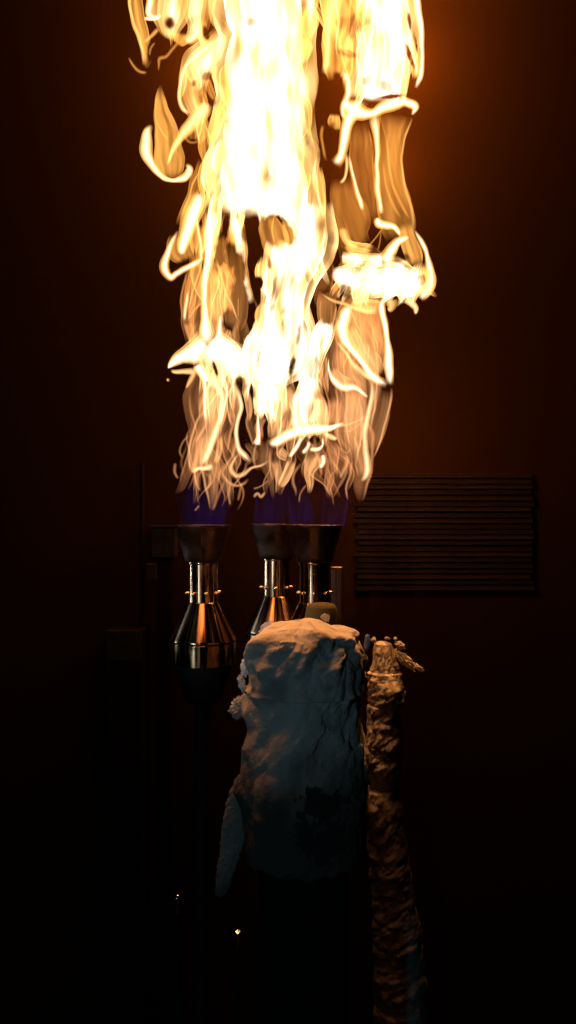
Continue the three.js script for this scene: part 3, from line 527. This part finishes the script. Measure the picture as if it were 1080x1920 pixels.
// --- the foot of the fire
flames('flame_tongue', fire, [
  [[[505, 835, 9], [524, 823, 9], [548, 812, 10], [574, 806, 13], [600, 805, 10], [622, 801, 6], [650, 794, 3]], white({ z: 30, tau: 2.8 })], [[[606, 814, 4], [622, 818, 6], [634, 823, 3]], white({ z: 30, tau: 1.5, h: [0.75, 0.5] })],
  [[[560, 730, 9], [552, 765, 7], [555, 795, 8], [566, 806, 8]], white({ tau: 2 })], [[[594, 745, 8], [592, 770, 8], [580, 795, 8]], white({ tau: 1.8, h: [0.85, 0.5] })],
  [[[555, 720, 8], [538, 760, 20], [522, 800, 18], [510, 828, 8]], sheet(0.3, 0.55, { z: 10 })], [[[565, 820, 4], [556, 838, 5], [543, 857, 4]], white({ z: 30, tau: 1.5 })], [[[520, 840, 9], [530, 850, 10], [540, 855, 8]], sheet(0.32, 0.7, { z: 20 })],
  [[[578, 815, 2.5], [577, 838, 4], [569, 850, 5]], white({ z: 30, tau: 1.4 })], [[[602, 822, 2.5], [602, 836, 3], [592, 844, 4], [580, 843, 4]], white({ z: 30, tau: 1.4 })],
  [[[606, 852, 4], [609, 868, 4.5], [605, 880, 4]], white({ z: 30, tau: 2 })], [[[590, 850, 14], [590, 868, 16], [584, 885, 10], [586, 908, 6], [583, 928, 3]], sheet(0.4, 0.6, { z: 25 })],
  [[[550, 860, 9], [541, 882, 10], [530, 905, 7], [525, 915, 3]], sheet(0.42, 0.7, { z: 25 })], [[[512, 862, 9], [518, 888, 7], [524, 912, 4]], sheet(0.36, 0.5, { z: 25 })], [[[542, 862, 3], [534, 880, 3], [526, 905, 3]], line(0.5, 0.7, { z: 25 })],
  [[[482, 760, 18], [492, 768, 20], [500, 770, 8]], white({ tau: 3 })], [[[508, 722, 12], [518, 740, 14], [522, 757, 4]], white({ tau: 2.4 })], [[[492, 700, 16], [500, 725, 18], [488, 748, 14]], white({ tau: 1.5, h: [0.7, 0.55] })],
]);
flames('flame_tongue', fire, [
  [[[380, 695, 6], [384, 725, 4], [385, 760, 3.5], [386, 790, 4]], line(0.8, 1.6, { z: 25 })], [[[393, 695, 8], [405, 724, 6], [414, 752, 4.5], [415, 772, 5], [408, 800, 6], [396, 830, 7], [386, 858, 7], [379, 870, 4]], white({ z: 25, tau: 1.6, h: [0.85, 0.5] })],
  [[[396, 715, 9], [400, 750, 14], [399, 790, 14], [392, 830, 10], [384, 862, 6]], sheet(0.36, 0.7, { z: 25 })],
  [[[424, 715, 3], [423, 750, 2.5], [428, 780, 3], [436, 800, 3]], line(0.5, 1.0, { z: 15 })], [[[438, 715, 6], [448, 745, 4], [452, 765, 4], [445, 790, 4], [443, 815, 4], [449, 838, 5], [461, 855, 6], [473, 868, 6]], line(0.75, 1.5, { z: 15, })], [[[434, 730, 8], [438, 760, 12], [436, 790, 8]], sheet(0.28, 0.6, { z: 15 })],
  [[[478, 775, 2], [480, 800, 3], [483, 822, 5], [481, 836, 8]], white({ z: 20, tau: 2.2 })], [[[500, 780, 6], [485, 800, 8], [488, 825, 6]], sheet(0.25, 0.4)],
]);
flames('flame_wisp', fire, [
  [[[383, 768, 2.5], [368, 788, 3], [359, 812, 3], [354, 842, 3.5], [356, 870, 4], [364, 886, 4]], line(0.42, 0.85, { z: 20 })], [[[356, 812, 2], [342, 828, 2.5], [336, 845, 2.5], [342, 862, 2]], line(0.25, 0.5, { z: 20 })], [[[328, 866, 3], [328, 885, 3], [336, 898, 2.5]], line(0.3, 0.6, { z: 20 })],
  [[[386, 796, 2], [372, 816, 2.5], [364, 830, 2]], line(0.35, 0.6, { z: 20 })], [[[376, 800, 10], [372, 840, 14], [364, 876, 9], [358, 888, 4]], sheet(0.28, 0.45, { z: 20 })], [[[360, 885, 4], [375, 877, 4], [390, 877, 5], [403, 873, 7]], line(0.75, 1.6, { z: 25 })],
  [[[410, 815, 4], [411, 845, 5], [408, 872, 5]], sheet(0.36, 0.6, { z: 20 })], [[[437, 790, 3], [440, 825, 4], [436, 855, 4], [425, 875, 4], [420, 890, 4], [430, 905, 4], [446, 911, 3], [460, 906, 3], [468, 896, 2.5]], line(0.35, 0.75, { z: 25 })],
  [[[452, 846, 2.5], [440, 862, 3], [435, 880, 5], [445, 892, 5], [458, 890, 4.5], [472, 879, 3], [490, 873, 2.5], [506, 860, 2.5]], line(0.62, 1.1, { z: 30 })], [[[433, 905, 3], [430, 930, 3], [432, 950, 2.5]], line(0.32, 0.6, { z: 25 })], [[[454, 905, 3], [450, 925, 3], [446, 940, 2]], line(0.28, 0.4, { z: 25 })],
  [[[425, 900, 2.5], [415, 920, 3], [405, 942, 3.5], [397, 958, 3]], line(0.22, 0.5, { z: 20 })], [[[366, 888, 2.5], [368, 905, 2.5], [376, 920, 2]], line(0.35, 0.5, { z: 20 })], [[[398, 884, 3.5], [395, 905, 3], [390, 920, 2]], line(0.4, 0.6, { z: 20 })], [[[372, 945, 3], [362, 956, 2]], line(0.24, 0.5, { z: 20 })],
  [[[474, 918, 2.5], [488, 912, 2], [504, 900, 2]], line(0.32, 0.5, { z: 25 })], [[[474, 934, 3], [482, 926, 3], [490, 932, 3.5], [500, 922, 2.5]], line(0.45, 0.9, { z: 25 })],
  [[[620, 858, 3], [633, 880, 3], [640, 900, 2]], line(0.28, 0.5, { z: 20 })], [[[646, 850, 4], [650, 866, 5], [642, 885, 4], [636, 900, 2]], line(0.4, 0.8, { z: 20 })], [[[660, 860, 3], [657, 890, 3], [649, 915, 3], [652, 940, 2]], line(0.36, 0.7, { z: 20 })], [[[664, 815, 3], [670, 840, 2.5], [668, 875, 2.5]], line(0.35, 0.6, { z: 20 })], [[[636, 836, 3], [648, 850, 3], [658, 838, 2.5]], line(0.28, 0.5, { z: 20 })],
  [[[625, 830, 16], [640, 860, 22], [640, 895, 14]], sheet(0.15, 0.25)], [[[580, 905, 2], [566, 925, 2], [562, 945, 2]], line(0.3, 0.45, { z: 20 })], [[[612, 890, 2], [620, 920, 2], [625, 950, 1.5]], line(0.2, 0.35, { z: 20 })],
]);
// --- the pale blue foot on each burner
BURNERS.forEach(([px, z], i) => {
  const t = thing('blue_flame', ['dim blue flame base on the left burner', 'dim blue flame base on the middle burner', 'dim blue flame base on the burner nearest the white column'][i], 'flame', [0, 0, 0], 'blue flame bases over the burner rims');
  const zz = (z - FZ) * 1000, c = [px, px, px + 4][i], r = [52, 47, 54][i];
  const blue = (pts, tau, zo = 0) => [pts, { tau: 0.42 * tau, z: zz + zo, blue: true, h: 0, k: 1.4, pleat: 1.4 }];
  flames('flame_cone', t, [blue([[c, 984, r - 4], [c + 2, 962, r], [c + 4, 930, r + 3], [c + 4, 895, r], [c + 6, 862, r - 8], [c + 8, 840, r - 26]], 0.5), blue([[c - r * 0.55, 984, 14], [c - r * 0.55, 950, 17], [c - r * 0.5, 905, 12], [c - r * 0.45, 870, 5]], 0.5, 20), blue([[c + r * 0.5, 984, 15], [c + r * 0.52, 950, 18], [c + r * 0.5, 900, 12], [c + r * 0.45, 865, 5]], 0.4, 10), blue([[c, 984, 12], [c + 3, 940, 16], [c, 880, 8]], 0.4, 25)]);
});
// --- added fill lamps for the fire; those behind the sheets brighten the wall
for (const [px, py, z, I, r = 4] of [[375, 810, 0.13, 0.1], [330, 890, 0.24, 0.2], [712, 790, -0.05, 0.85], [560, -220, 0.14, 0.2],  // the second is added outside the flame to light the left tufts
  [735, -190, -0.2, 2.0, 2.5], [735, 60, -0.2, 1.8, 2.5], [720, 280, -0.2, 0.7, 2.5], [400, -190, -0.2, 1.2, 2.5], [395, 80, -0.2, 0.8, 2.5], [420, 300, -0.2, 0.3, 2.5]]) {
  const L = new THREE.PointLight(new THREE.Color().setRGB(1, 0.37, 0.1), I); L.position.copy(at(px, py, z)); L.shadow.radius = r; L.castShadow = true; L.name = 'flame_fill_light'; scene.add(L);
}
console.log('sheet rows', nRows);
renderer.render(scene, camera);
